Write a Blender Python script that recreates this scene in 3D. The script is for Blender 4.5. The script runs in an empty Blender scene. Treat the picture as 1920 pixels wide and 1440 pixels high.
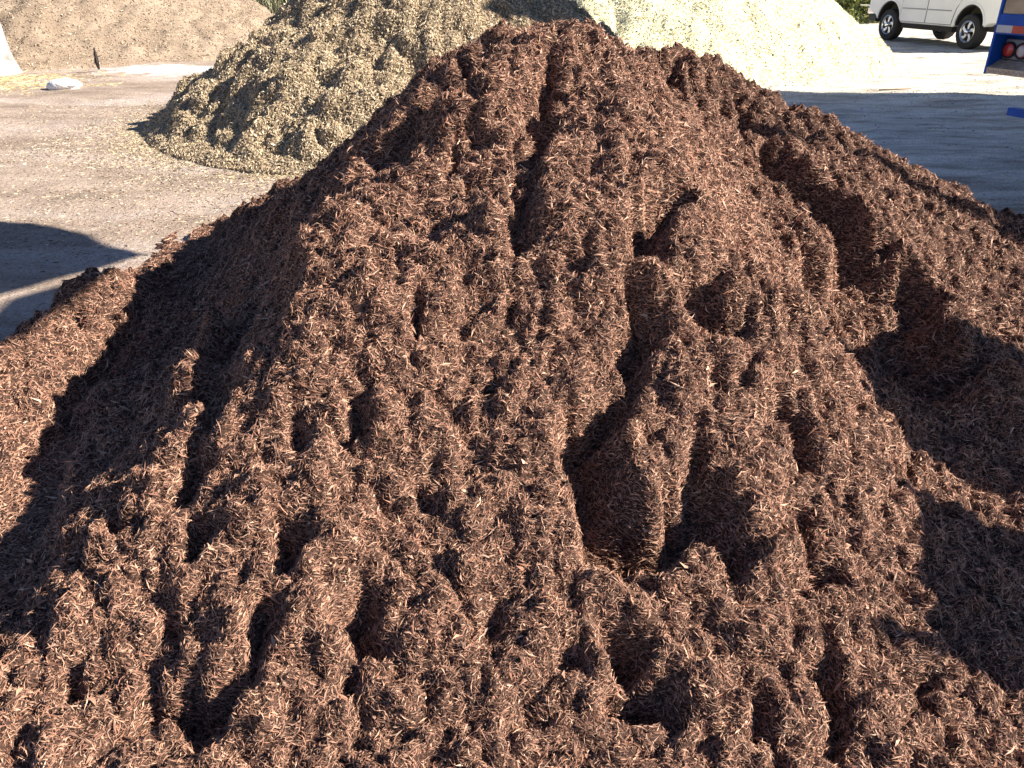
import bpy, bmesh, math, random
import numpy as np
from mathutils import Vector, Matrix
from mathutils.geometry import delaunay_2d_cdt
random.seed(7)
S = bpy.context.scene
R = math.radians
# ------------------------------------------------------------------ camera
EYE = 1.6; PITCH = R(27.45); FPX = 1480.0
cam = bpy.data.cameras.new('camera'); camo = bpy.data.objects.new('camera', cam)
S.collection.objects.link(camo); S.camera = camo
cam.sensor_width = 36.0; cam.lens = 36.0 * FPX / 1920.0
cam.clip_start = 0.02; cam.clip_end = 3000
camo.location = (0, 0, EYE); camo.rotation_euler = (math.pi / 2 - PITCH, 0, 0)
# ------------------------------------------------------------------ light
SUN_EL = 33.0; SUN_B = 8.0            # elevation; degrees the sun stands behind the +x axis
sdir = Vector((math.cos(R(SUN_EL)) * math.cos(R(SUN_B)), -math.cos(R(SUN_EL)) * math.sin(R(SUN_B)), math.sin(R(SUN_EL))))
w = bpy.data.worlds.new('World'); S.world = w; w.use_nodes = True
nt = w.node_tree; bg = nt.nodes['Background']
sky = nt.nodes.new('ShaderNodeTexSky'); sky.sky_type = 'NISHITA'; sky.sun_disc = False
sky.sun_elevation = R(SUN_EL); sky.sun_rotation = R(90 + SUN_B); sky.ozone_density = 5.0; sky.dust_density = 0.2; sky.air_density = 1.2
wb = nt.nodes.new('ShaderNodeMix'); wb.data_type = 'RGBA'; wb.blend_type = 'MULTIPLY'; wb.inputs[0].default_value = 1.0
wb.inputs[7].default_value = (.80, .80, .93, 1); nt.links.new(sky.outputs[0], wb.inputs[6]); nt.links.new(wb.outputs[2], bg.inputs[0]); bg.inputs[1].default_value = 0.05
sl = bpy.data.lights.new('sun', 'SUN'); sl.energy = 5.0; sl.angle = R(0.5); sl.color = (1.0, 0.94, 0.84)
so = bpy.data.objects.new('sun', sl); S.collection.objects.link(so)
so.rotation_euler = sdir.to_track_quat('Z', 'Y').to_euler(); so.location = (20, -3, 15)
S.view_settings.view_transform = 'Standard'; S.view_settings.look = 'None'
S.view_settings.exposure = 1.5; S.view_settings.gamma = 1.0
S.cycles.max_bounces = 5; S.cycles.diffuse_bounces = 2
# ------------------------------------------------------------------ helpers
C = S.collection
def tag(o, label=None, cat=None, group=None, kind=None):
    if label: o['label'] = label
    if cat: o['category'] = cat
    if group: o['group'] = group
    if kind: o['kind'] = kind
    return o
def empty(name, loc=(0, 0, 0), rz=0.0, **k):
    o = bpy.data.objects.new(name, None); C.objects.link(o)
    o.location = loc; o.rotation_euler = (0, 0, rz); return tag(o, **k)
def link_mesh(name, me, mat, parent=None):
    o = bpy.data.objects.new(name, me); C.objects.link(o)
    if mat: me.materials.append(mat)
    if parent: o.parent = parent
    return o
def np_mesh(name, V, faces, mat, parent=None, col=None, smooth=False):
    """faces: int array (n,k), all with k corners; col: (nverts,3)"""
    me = bpy.data.meshes.new(name)
    n, k = faces.shape
    me.vertices.add(len(V)); me.vertices.foreach_set('co', np.ascontiguousarray(V, np.float32).ravel())
    me.loops.add(n * k); me.loops.foreach_set('vertex_index', np.ascontiguousarray(faces, np.int32).ravel())
    me.polygons.add(n); me.polygons.foreach_set('loop_start', np.arange(0, n * k, k, dtype=np.int32))
    me.polygons.foreach_set('use_smooth', np.full(n, smooth))
    me.update(calc_edges=True)
    if col is not None:
        a = me.color_attributes.new('tone', 'FLOAT_COLOR', 'POINT')
        c4 = np.ones((len(V), 4), np.float32); c4[:, :3] = col
        a.data.foreach_set('color', c4.ravel())
    return link_mesh(name, me, mat, parent)
class MB:
    def __init__(s): s.bm = bmesh.new()
    def box(s, x0, x1, y0, y1, z0, z1, M=None, bev=0):
        vs = [s.bm.verts.new(p) for p in [(x0,y0,z0),(x1,y0,z0),(x1,y1,z0),(x0,y1,z0),(x0,y0,z1),(x1,y0,z1),(x1,y1,z1),(x0,y1,z1)]]
        fs = [s.bm.faces.new([vs[i] for i in f]) for f in [(3,2,1,0),(4,5,6,7),(0,1,5,4),(1,2,6,5),(2,3,7,6),(3,0,4,7)]]
        if M: bmesh.ops.transform(s.bm, matrix=M, verts=vs)
        if bev:
            es = list({e for f in fs for e in f.edges})
            bmesh.ops.bevel(s.bm, geom=es, offset=bev, segments=2, affect='EDGES', profile=0.6)
        return s
    def prism(s, pts, y0, y1, axis='y'):
        """pts: closed outline (a,b); extruded along axis"""
        def m(a, b, c): return {'y': (a, c, b), 'x': (c, a, b), 'z': (a, b, c)}[axis]
        A = [s.bm.verts.new(m(a, b, y0)) for a, b in pts]; B = [s.bm.verts.new(m(a, b, y1)) for a, b in pts]
        n = len(pts)
        for i in range(n):
            j = (i + 1) % n; s.bm.faces.new((A[i], A[j], B[j], B[i]))
        res = delaunay_2d_cdt([Vector(p) for p in pts], [], [list(range(n))], 1, 1e-6)
        for f in res[2]:
            if len(res[0]) == n:
                s.bm.faces.new([A[i] for i in f]); s.bm.faces.new([B[i] for i in reversed(f)])
        return s
    def lathe(s, prof, seg=32, axis='y', c=(0, 0, 0), caps=True):
        """prof: (r, h) rings, spun about axis through c"""
        rings = []
        for r, h in prof:
            ring = []
            for k in range(seg):
                a = 2 * math.pi * k / seg; u, v = r * math.cos(a), r * math.sin(a)
                p = {'y': (u, h, v), 'x': (h, u, v), 'z': (u, v, h)}[axis]
                ring.append(s.bm.verts.new((p[0] + c[0], p[1] + c[1], p[2] + c[2])))
            rings.append(ring)
        for i in range(len(rings) - 1):
            for k in range(seg):
                j = (k + 1) % seg
                s.bm.faces.new((rings[i][k], rings[i][j], rings[i + 1][j], rings[i + 1][k]))
        for ring in ((rings[0], rings[-1]) if caps else ()): s.bm.faces.new(ring)
        return s
    def tube(s, pts, r, seg=8):
        pts = [Vector(p) for p in pts]; rings = []
        rr = r if isinstance(r, (list, tuple)) else [r] * len(pts)
        for i, p in enumerate(pts):
            t = (pts[min(i + 1, len(pts) - 1)] - pts[max(i - 1, 0)]).normalized()
            a = t.orthogonal().normalized() if i == 0 else (a - t * a.dot(t)).normalized()
            b = t.cross(a)
            rings.append([s.bm.verts.new(p + (a * math.cos(2*math.pi*k/seg) + b * math.sin(2*math.pi*k/seg)) * rr[i]) for k in range(seg)])
        for i in range(len(rings) - 1):
            for k in range(seg):
                j = (k + 1) % seg
                s.bm.faces.new((rings[i][k], rings[i][j], rings[i + 1][j], rings[i + 1][k]))
        s.bm.faces.new(rings[0][::-1]); s.bm.faces.new(rings[-1])
        return s
    def build(s, name, mat, parent=None, smooth=False):
        bmesh.ops.recalc_face_normals(s.bm, faces=s.bm.faces)
        me = bpy.data.meshes.new(name); s.bm.to_mesh(me); s.bm.free()
        if smooth:
            for p in me.polygons: p.use_smooth = True
            me.set_sharp_from_angle(angle=R(35))
        return link_mesh(name, me, mat, parent)
# ---- materials
def pmat(name, col, rough=0.6, metal=0.0, noise=0.0, nscale=20.0, bump=0.0, bscale=80.0, coat=0.0, spec=0.5, attr=False, col2=None):
    m = bpy.data.materials.new(name); m.use_nodes = True; t = m.node_tree; N = t.nodes; L = t.links
    b = N['Principled BSDF']; b.inputs['Roughness'].default_value = rough; b.inputs['Metallic'].default_value = metal
    b.inputs['Coat Weight'].default_value = coat; b.inputs['Specular IOR Level'].default_value = spec
    b.inputs['Base Color'].default_value = (*col, 1)
    tc = N.new('ShaderNodeTexCoord')
    src = None
    if attr:
        a = N.new('ShaderNodeAttribute'); a.attribute_name = 'tone'; src = a.outputs['Color']; L.new(src, b.inputs['Base Color'])
    if noise or col2:
        n = N.new('ShaderNodeTexNoise'); n.inputs['Scale'].default_value = nscale; n.inputs['Detail'].default_value = 6
        L.new(tc.outputs['Object'], n.inputs['Vector'])
        r = N.new('ShaderNodeValToRGB'); c2 = col2 or tuple(c * (1 - noise) for c in col)
        r.color_ramp.elements[0].position = 0.35; r.color_ramp.elements[1].position = 0.65
        r.color_ramp.elements[0].color = (*c2, 1); r.color_ramp.elements[1].color = (*col, 1)
        L.new(n.outputs['Fac'], r.inputs['Fac']); L.new(r.outputs['Color'], b.inputs['Base Color'])
    if bump:
        n2 = N.new('ShaderNodeTexNoise'); n2.inputs['Scale'].default_value = bscale; n2.inputs['Detail'].default_value = 5
        L.new(tc.outputs['Object'], n2.inputs['Vector'])
        bp = N.new('ShaderNodeBump'); bp.inputs['Strength'].default_value = bump; bp.inputs['Distance'].default_value = 0.02
        L.new(n2.outputs['Fac'], bp.inputs['Height']); L.new(bp.outputs['Normal'], b.inputs['Normal'])
    return m
# ---- numpy noise
def _grad(seed):
    rng = np.random.RandomState(seed); a = rng.rand(256) * 2 * np.pi
    return rng.permutation(256), np.cos(a), np.sin(a)
def perlin(x, y, seed=0):
    p, gx, gy = _grad(seed)
    xi = np.floor(x).astype(np.int64); yi = np.floor(y).astype(np.int64); xf = x - xi; yf = y - yi
    def g(ix, iy, dx, dy):
        h = p[(p[ix & 255] + iy) & 255]; return gx[h] * dx + gy[h] * dy
    u = xf**3 * (xf * (xf * 6 - 15) + 10); v = yf**3 * (yf * (yf * 6 - 15) + 10)
    a = g(xi, yi, xf, yf); b = g(xi + 1, yi, xf - 1, yf); c = g(xi, yi + 1, xf, yf - 1); d = g(xi + 1, yi + 1, xf - 1, yf - 1)
    return ((a * (1 - u) + b * u) * (1 - v) + (c * (1 - u) + d * u) * v) * 1.5
def fbm(x, y, seed, octv=4, billow=False):
    s = 0; amp = 1.0; tot = 0
    for o in range(octv):
        n = perlin(x * 2**o + 13.7 * o, y * 2**o - 7.1 * o, seed + o)
        s = s + amp * ((np.abs(n) * 2 - 0.6) if billow else n); tot += amp; amp *= 0.5
    return s / tot
def smooth01(t): t = np.clip(t, 0, 1); return t * t * (3 - 2 * t)
def blur(Z, k, n=1):
    """separable box blur, k cells either side, n passes"""
    for _ in range(n):
        for ax in (0, 1):
            pad = [(0, 0), (0, 0)]; pad[ax] = (k + 1, k)
            c = np.cumsum(np.pad(Z, pad, mode='edge'), axis=ax); m = 2 * k + 1
            Z = (c[m:, :] - c[:-m, :]) / m if ax == 0 else (c[:, m:] - c[:, :-m]) / m
    return Z
def project(x, y, z):
    zz = z - EYE; zc = y * math.cos(PITCH) - zz * math.sin(PITCH); yc = y * math.sin(PITCH) + zz * math.cos(PITCH)
    zc = np.where(zc < 0.05, 0.05, zc)
    return 960 + FPX * x / zc, 720 - FPX * yc / zc
def ray_at_z(px, py, z):
    u = (px - 960) / FPX; v = (720 - py) / FPX
    d = (u, math.cos(PITCH) + v * math.sin(PITCH), -math.sin(PITCH) + v * math.cos(PITCH)); t = (z - EYE) / d[2]
    return d[0] * t, d[1] * t
def inpoly(px, py, poly):
    ins = np.zeros(px.shape, bool); n = len(poly)
    for i in range(n):
        x1, y1 = poly[i]; x2, y2 = poly[(i + 1) % n]
        if y1 == y2: continue
        c = ((y1 > py) != (y2 > py)) & (px < (x2 - x1) * (py - y1) / (y2 - y1) + x1)
        ins ^= c
    return ins
def grid_faces(nx, ny):
    i = np.arange(ny - 1)[:, None] * nx + np.arange(nx - 1)[None, :]
    return np.stack([i, i + 1, i + nx + 1, i + nx], -1).reshape(-1, 4)
def bilinear(Z, x0, y0, h, x, y):
    fx = (x - x0) / h; fy = (y - y0) / h
    ix = np.clip(fx.astype(int), 0, Z.shape[1] - 2); iy = np.clip(fy.astype(int), 0, Z.shape[0] - 2)
    fx = np.clip(fx - ix, 0, 1); fy = np.clip(fy - iy, 0, 1)
    return (Z[iy, ix] * (1 - fx) + Z[iy, ix + 1] * fx) * (1 - fy) + (Z[iy + 1, ix] * (1 - fx) + Z[iy + 1, ix + 1] * fx) * fy
def splinters(P, Nn, length, width, rng, tilt=(-0.2, 0.7), sink=0.0, fdir=None):
    """spindle-shaped chips: 5 corners, 6 faces each, lying over a surface at points P with normals Nn"""
    n = len(P)
    t = rng.normal(size=(n, 3)) if fdir is None else fdir + rng.normal(size=(n, 3)) * .25; t -= Nn * (t * Nn).sum(1, keepdims=True); t /= np.linalg.norm(t, axis=1, keepdims=True) + 1e-9
    a = rng.uniform(tilt[0], tilt[1], n)[:, None]
    d = t * np.cos(a) + Nn * np.sin(a)
    u = np.cross(d, Nn); u /= np.linalg.norm(u, axis=1, keepdims=True) + 1e-9; v = np.cross(u, d)
    L = length[:, None]; W = width[:, None]
    k = rng.normal(size=(n, 1)) * 0.12 * L
    c = P + Nn * sink
    roll = rng.uniform(0, 2 * np.pi, n)[:, None]
    A = u * np.cos(roll) + v * np.sin(roll); B = -u * np.sin(roll) + v * np.cos(roll)
    m = c + u * k
    V = np.stack([c - d * L * .5, m + A * W * .5, m - A * W * .5 + B * W * .12, m - B * W * .32 + A * W * .1, c + d * L * .5], 1).reshape(-1, 3)
    f = np.array([(0, 1, 2), (0, 2, 3), (0, 3, 1), (4, 2, 1), (4, 3, 2), (4, 1, 3)])
    F = (f[None] + (np.arange(n) * 5)[:, None, None]).reshape(-1, 3)
    return V, F
def tones(n, rng, pal, weights, jit=0.18):
    idx = rng.choice(len(pal), n, p=np.array(weights) / sum(weights))
    c = np.array(pal)[idx] * np.exp(rng.normal(size=(n, 1)) * jit)
    return np.clip(np.repeat(c, 5, axis=0), 0, 0.9)
def surf_samples(Z, x0, y0, h, n, rng, dens):
    """n points over the height field, chosen by density map"""
    p = dens.ravel() / dens.sum(); idx = rng.choice(p.size, n, p=p)
    iy, ix = np.divmod(idx, Z.shape[1])
    x = x0 + (ix + rng.rand(n) - .5) * h; y = y0 + (iy + rng.rand(n) - .5) * h
    gy, gx = np.gradient(Z, h)
    nn = np.stack([-bilinear(gx, x0, y0, h, x, y), -bilinear(gy, x0, y0, h, x, y), np.ones(n)], 1)
    nn /= np.linalg.norm(nn, axis=1, keepdims=True)
    return np.stack([x, y, bilinear(Z, x0, y0, h, x, y)], 1), nn
DETAIL = 1.0
# ================================================================== MULCH PILE
# broad shape: heights known at spots of the pile (seen at column px, row py of a 1920x1440 view, height z)
ANCH = [
 (1050,38,1.425),(1120,55,1.395),(1180,95,1.31),(1000,58,1.385),(960,85,1.345),(930,125,1.285),(890,175,1.20),(840,222,1.12),(815,275,1.04),(770,335,.96),(690,378,.91),(635,398,.88),
 # front, spine and centre
 (1030,200,1.155),(1160,200,1.165),(950,250,1.09),(1150,330,1.02),(1280,330,1.0),(1040,420,.93),(900,330,.98),(1350,450,.84),(1200,520,.82),
 (1000,600,.72),(800,420,.88),(700,480,.84),(620,440,.86),(850,640,.68),(1150,680,.63),(1380,620,.68),(1480,520,.78),
 (700,640,.69),(600,600,.72),(1000,760,.58),(850,850,.50),(1150,900,.46),(1300,800,.54),(650,800,.55),
 (1000,1000,.40),(750,1050,.37),(1250,1050,.36),(1000,1250,.27),(700,1300,.24),(1300,1300,.25),(1000,1440,.19),(600,1440,.18),(1400,1440,.19),
 # left crest
 (600,415,.88),(560,440,.83),(560,540,.74),(560,630,.68),(530,710,.60),(440,800,.50),(300,855,.43),(170,985,.30),(80,1130,.22),(500,900,.47),(350,1050,.33),(250,1250,.21),(100,1400,.14),(450,1250,.25),(430,880,.44),
 # left flank floor and toe
 (470,650,.42),(470,560,.46),(450,470,.42),(400,560,.28),(390,650,.33),(320,760,.27),(280,620,.17),
 (350,520,.12),(300,580,.10),(200,690,.09),(100,850,.09),(0,980,.07),(300,700,.17),(200,830,.13),(80,990,.11),(40,1080,.10),
 (250,560,.19),(200,600,.21),(150,640,.20),(100,700,.18),(0,800,.14),(20,665,.05),(60,645,.06),(130,598,.10),(220,535,.09),(290,492,.04),(350,445,.03),(0,690,.12),
 # right edge of the spine
 (1400,680,.64),(1560,760,.50),(1640,880,.40),(1700,1000,.30),(1800,1130,.20),(1900,1200,.13),(1600,1100,.27),(1650,1300,.19),(1800,1400,.14),
 # hollow right of it
 (1500,600,.55),(1440,400,.74),(1380,300,.90),(1280,190,1.1),(1560,520,.58),(1640,640,.44),(1720,760,.30),(1800,900,.20),(1880,1050,.12),
 # right mass
 (1760,600,.46),(1830,700,.36),(1900,760,.30),(1650,430,.66),(1750,480,.55),(1850,520,.42),(1550,330,.82),(1450,250,.92),(1350,180,1.06),(1900,620,.36)]
ANCW = [ # crest and far side, by place on the ground
 (.68,3.95,1.17),(.90,4.15,1.235),(1.08,4.20,1.175),(1.3,4.22,1.04),(1.49,4.24,1.0),(1.9,4.20,.79),(2.25,4.25,.62),(2.6,4.27,.46),(3.0,4.2,.36),(3.5,4.0,.15),
 (-.0,4.0,1.33),(-.25,4.3,1.18),(-.45,4.35,1.0),(-.68,4.5,.78),(-.99,4.65,.62),(-1.4,4.7,.47),(-1.8,5.0,.2),(-2.25,5.3,.03),
 (-2.1,6.0,-.1),(-1.2,6.0,-.05),(0,5.9,.1),(1.2,5.8,.1),(2.4,5.6,.0),(3.6,5.2,-.1),(.4,4.8,.8),(1.4,4.9,.55),(-.6,5.1,.4),
 (-2.7,4.5,-.15),(-2.75,3.5,-.15),(-2.7,2.4,-.15),(-2.3,1.2,-.1),(-1.8,.4,-.1),(-1.2,1.0,.1),(-1.3,0.6,0),(0,.5,.02),(1.2,.5,.02),(1.9,1.0,.0),(2.6,1.6,-.05),(3.4,2.4,-.05),(4.2,3.4,-.2),(4.2,4.6,-.2),(2.2,2.2,.13),(2.7,2.8,.2),(2.6,3.4,.36)]
pts = [(*ray_at_z(a, b, z), z) for a, b, z in ANCH] + ANCW
pts = np.array(pts)
def tps_fit(P, lam=0.004):
    n = len(P); d2 = ((P[:, None, :2] - P[None, :, :2])**2).sum(-1)
    K = 0.5 * d2 * np.log(d2 + 1e-12) + lam * np.eye(n)
    Q = np.c_[np.ones(n), P[:, :2]]; A = np.zeros((n + 3, n + 3)); A[:n, :n] = K; A[:n, n:] = Q; A[n:, :n] = Q.T
    return np.linalg.solve(A, np.r_[P[:, 2], 0, 0, 0])
def tps_eval(P, cf, x, y):
    out = cf[-3] + cf[-2] * x + cf[-1] * y
    for i in range(len(P)):
        d2 = (x - P[i, 0])**2 + (y - P[i, 1])**2; out = out + cf[i] * 0.5 * d2 * np.log(d2 + 1e-12)
    return out
GH = 0.009
GX0, GX1, GY0, GY1 = -3.7, 4.3, 0.0, 6.6          # rows of this grid run towards the sun
gx = np.arange(GX0, GX1, GH); gy = np.arange(GY0, GY1, GH)
U_, W_ = np.meshgrid(gx, gy); cb_, sb_ = math.cos(R(SUN_B)), math.sin(R(SUN_B))
X = U_ * cb_ + W_ * sb_; Y = -U_ * sb_ + W_ * cb_
def turn(P): return np.stack([P[:, 0] * cb_ + P[:, 1] * sb_, -P[:, 0] * sb_ + P[:, 1] * cb_, P[:, 2]], 1)
Z0 = tps_eval(pts, tps_fit(pts), X, Y)
PX, PY = project(X, Y, Z0)
gyy, gxx = np.gradient(Z0, GH)
facing = (-gxx * (-U_) - gyy * (-W_) + (EYE - Z0)) > 0.0
# holes, gullies and slips (outlines as seen from the eye on the broad shape)
PITS = [
 [(350,455),(450,430),(560,475),(550,640),(525,695),(480,705),(455,770),(405,835),(372,800),(345,740),(285,815),(205,885),(140,985),(125,1090),(70,1150),(0,1170),(0,1010),(60,925),(110,825),(180,735),(240,645),(310,560)],
 [(1480,545),(1560,520),(1640,560),(1703,627),(1740,683),(1760,687),(1830,760),(1800,810),(1700,800),(1600,750),(1500,680),(1440,690),(1420,660),(1490,620)],
 [(945,78),(925,115),(900,172),(850,200),(815,192),(835,155),(872,122)],
 [(800,208),(830,218),(832,295),(795,328),(740,348),(690,345),(705,305),(750,268),(790,222)],
 [(1027,120),(1057,110),(1053,140),(1043,163),(1080,177),(1077,200),(1047,210),(1013,233),(1000,217),(1013,200),(1010,177),(1007,143)],
 [(980,243),(1020,230),(1060,253),(1033,280),(1027,313),(1020,353),(1023,400),(1013,450),(993,487),(960,480),(963,450),(977,420),(953,390),(970,367),(973,333),(990,300),(1013,280),(987,280)],
 [(840,267),(880,260),(867,287),(857,313),(873,347),(910,353),(940,367),(890,387),(863,367),(843,333),(830,307)],
 [(847,460),(873,427),(873,460),(877,473),(847,480)],
 [(765,545),(800,545),(800,627),(793,647),(765,620),(758,585)],
 [(1037,493),(1107,480),(1117,510),(1100,530),(1060,527),(1040,510)],
 [(993,530),(1037,520),(1040,550),(1020,560)],
 [(1120,163),(1157,153),(1157,165),(1130,180)],
 [(1107,310),(1127,317),(1133,360),(1120,363),(1110,333)],
 [(1163,340),(1193,320),(1197,357),(1247,367),(1280,363),(1303,347),(1293,377),(1287,410),(1300,420),(1270,437),(1253,460),(1260,493),(1247,517),(1200,517),(1180,493),(1187,467),(1213,453),(1177,433),(1173,400),(1167,377),(1200,370)],
 [(1160,530),(1213,530),(1227,567),(1233,600),(1200,640),(1180,600)],
 [(1183,627),(1250,600),(1250,643),(1227,667),(1227,720),(1207,773),(1150,775),(1157,720),(1157,673),(1173,647)],
 [(1060,777),(1113,780),(1150,765),(1207,765),(1190,813),(1180,860),(1180,927),(1193,960),(1200,990),(1080,990),(1077,920),(1053,873),(1043,847),(1040,813)],
 [(1080,985),(1200,985),(1230,980),(1290,960),(1365,1000),(1390,1010),(1397,1027),(1380,1057),(1403,1093),(1400,1140),(1373,1150),(1350,1150),(1333,1117),(1280,1083),(1260,1120),(1223,1140),(1173,1133),(1133,1110),(1090,1107),(1083,1060)],
 [(1293,830),(1320,830),(1330,880),(1350,930),(1365,1000),(1310,950),(1290,900)],
 [(1287,593),(1313,567),(1407,580),(1420,607),(1417,633),(1393,653),(1387,670),(1363,667),(1343,637),(1317,613)],
 [(1280,533),(1347,523),(1373,550),(1360,573),(1293,573)],
 [(1383,693),(1427,693),(1430,733),(1420,747),(1385,733)],
 [(1440,753),(1487,763),(1493,793),(1533,813),(1513,827),(1497,853),(1510,893),(1480,880),(1480,853),(1487,820),(1460,800)],
 [(1487,960),(1520,1003),(1513,1027),(1557,1050),(1600,1113),(1573,1123),(1507,1053),(1493,1040)],
 [(1487,1083),(1507,1080),(1533,1113),(1527,1123),(1493,1107)],
 [(1500,1247),(1567,1247),(1577,1280),(1580,1310),(1590,1387),(1590,1440),(1543,1440),(1537,1393),(1547,1377),(1547,1343),(1527,1300),(1513,1273)],
 [(1410,1320),(1433,1333),(1443,1360),(1453,1393),(1427,1420),(1410,1393),(1403,1353)],
 [(1693,1297),(1720,1253),(1760,1257),(1760,1280),(1747,1307),(1747,1357),(1767,1373),(1727,1357),(1713,1327)],
 [(1694,1162),(1720,1160),(1724,1190),(1700,1190)], [(1737,1200),(1760,1202),(1764,1224),(1745,1222)],
 [(1133,1320),(1280,1293),(1300,1330),(1290,1390),(1207,1377),(1173,1347),(1133,1343)],
 [(1047,1213),(1087,1210),(1097,1243),(1093,1287),(1057,1280),(1040,1253)],
 [(1140,1207),(1223,1200),(1233,1227),(1207,1260),(1160,1280),(1140,1260)],
 [(1007,1327),(1033,1333),(1040,1380),(1000,1370),(990,1360)],
 [(673,1097),(740,1093),(720,1133),(753,1133),(713,1193),(747,1213),(743,1247),(707,1257),(673,1247),(660,1210),(653,1167),(663,1120)],
 [(673,1350),(707,1353),(717,1387),(690,1397),(670,1373)], [(620,1260),(673,1260),(670,1313),(673,1330),(640,1317)],
 [(833,1353),(860,1330),(913,1320),(907,1340),(885,1360)], [(773,1317),(813,1313),(823,1327),(795,1332)],
 [(507,1050),(540,1010),(600,1023),(587,1047),(573,1093),(533,1100),(513,1083)],
 [(477,1147),(567,1117),(547,1160),(513,1210),(500,1243),(497,1277),(467,1277),(443,1267),(477,1233),(463,1193),(473,1167)],
 [(350,1313),(417,1300),(500,1300),(503,1343),(460,1363),(430,1383),(427,1427),(377,1427),(350,1393),(310,1377),(307,1417),(187,1427),(247,1407),(253,1357),(293,1333),(293,1277),(333,1267),(320,1313)],
 [(320,1173),(387,1133),(380,1160),(353,1193),(350,1220),(353,1260),(327,1260),(317,1210)],
 [(353,987),(417,980),(400,1027),(390,1060),(417,1103),(400,1093),(367,1050),(350,1047)],
 [(333,910),(367,850),(397,853),(400,877),(437,880),(433,913),(383,920),(370,960),(343,953)],
 [(420,740),(467,700),(480,747),(433,787),(413,813),(393,840),(367,833),(385,773)],
 [(553,760),(573,780),(580,820),(583,880),(567,870),(553,833),(550,793)],
 [(447,953),(493,933),(490,977),(460,980)],
 [(510,533),(587,510),(567,560),(547,600),(560,660),(540,650),(470,620),(490,560)],
 [(647,767),(693,713),(700,747),(693,793),(707,827),(690,893),(683,940),(667,933),(673,880),(673,820),(650,793)],
 [(920,613),(960,580),(977,587),(990,617),(957,630)],
 [(830,727),(887,713),(880,737),(847,743)], [(900,733),(940,717),(927,753),(903,763)],
 [(837,790),(873,800),(877,823),(847,813)],
 [(787,840),(813,837),(837,853),(817,893),(807,927),(840,960),(847,993),(820,987),(783,933),(800,880)],
 [(897,880),(933,887),(927,900),(903,913)], [(900,973),(920,973),(917,987)], [(963,983),(987,990),(977,1003)],
 [(687,943),(710,943),(767,1000),(740,993)], [(1023,703),(1043,707),(1040,753),(1030,740)],
 [(190,990),(240,975),(235,1010),(215,1025),(192,1015)], [(150,1030),(170,1020),(190,1060),(160,1080)],
 [(15,1240),(50,1237),(52,1270),(20,1290)], [(70,1200),(93,1195),(95,1212),(75,1214)], [(30,1385),(45,1385),(40,1420),(5,1430),(5,1400)],
 [(156,1243),(172,1240),(165,1300),(120,1345),(125,1310)], [(190,1285),(212,1280),(200,1320),(160,1345)],
 [(110,655),(130,650),(128,675),(112,675)], [(105,620),(160,610),(165,640),(140,640)],[(90,700),(110,695),(108,712)],
 [(1212,95),(1240,128),(1275,150),(1300,205),(1262,195),(1232,150)], [(1300,140),(1318,150),(1312,175),(1295,165)], [(1368,175),(1392,182),(1385,205),(1365,198)], [(1340,207),(1380,233),(1433,273),(1393,260),(1353,233)],
 [(1407,313),(1443,300),(1500,327),(1527,360),(1573,373),(1590,410),(1700,520),(1758,575),(1760,677),(1740,683),(1703,627),(1640,560),(1527,440),(1480,390),(1423,343)],
 [(1452,220),(1485,210),(1485,250),(1465,240)],[(1830,540),(1845,540),(1842,585),(1825,580)],
]
# clods and gullies
ax_, ay_ = .25, 3.9
rr = np.hypot(X - ax_, Y - ay_); th = np.arctan2(X - ax_, -(Y - ay_))
wx = fbm(X * 3, Y * 3, 91, 3) * .10; wy = fbm(X * 3, Y * 3, 95, 3) * .10
gul = fbm(th * 6 + wx * 9, rr * 1.8 + wy * 8, 11, 3) * 0.035 * np.clip(rr, 0.25, 1.3)
Xw, Yw = X + wx, Y + wy
lump = fbm((X + 2.2 * wx) * 4.2 + 9, (Y + 2.2 * wy) * 4.2, 25, 3, True) * 0.018 + fbm(Xw * 7, Yw * 7, 21, 5, True) * 0.052 + fbm(Xw * 2.2, Yw * 2.2, 31, 2) * 0.03
small = fbm(X * 15, Y * 15, 41, 4, True) * 0.027
leftshade = smooth01((-(X) - 1.05 + .35 * smooth01((Y - 2.6) / 1.5)) / .2) * (X < 0)
toe = smooth01((Z0 + 0.02) / 0.15)
nfac = (1 - 0.1 * leftshade) * (0.35 + 0.65 * toe)
TE = math.tan(R(SUN_EL)); ncol = X.shape[1]
spur = np.zeros(X.shape)
for a_, b_ in (((398, 622, .41), (385, 690, .38)), ((385, 690, .38), (352, 765, .34))):
    (x1, y1), (x2, y2) = ray_at_z(*a_), ray_at_z(*b_); L2 = (x2 - x1)**2 + (y2 - y1)**2
    tt = np.clip(((X - x1) * (x2 - x1) + (Y - y1) * (y2 - y1)) / L2, 0, 1)
    spur = np.maximum(spur, np.exp(-((X - x1 - tt * (x2 - x1))**2 + (Y - y1 - tt * (y2 - y1))**2) / .065**2))
ragx = fbm(X * 11, Y * 11, 611, 4) * 46; ragy = fbm(X * 11, Y * 11, 615, 4) * 46
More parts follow.
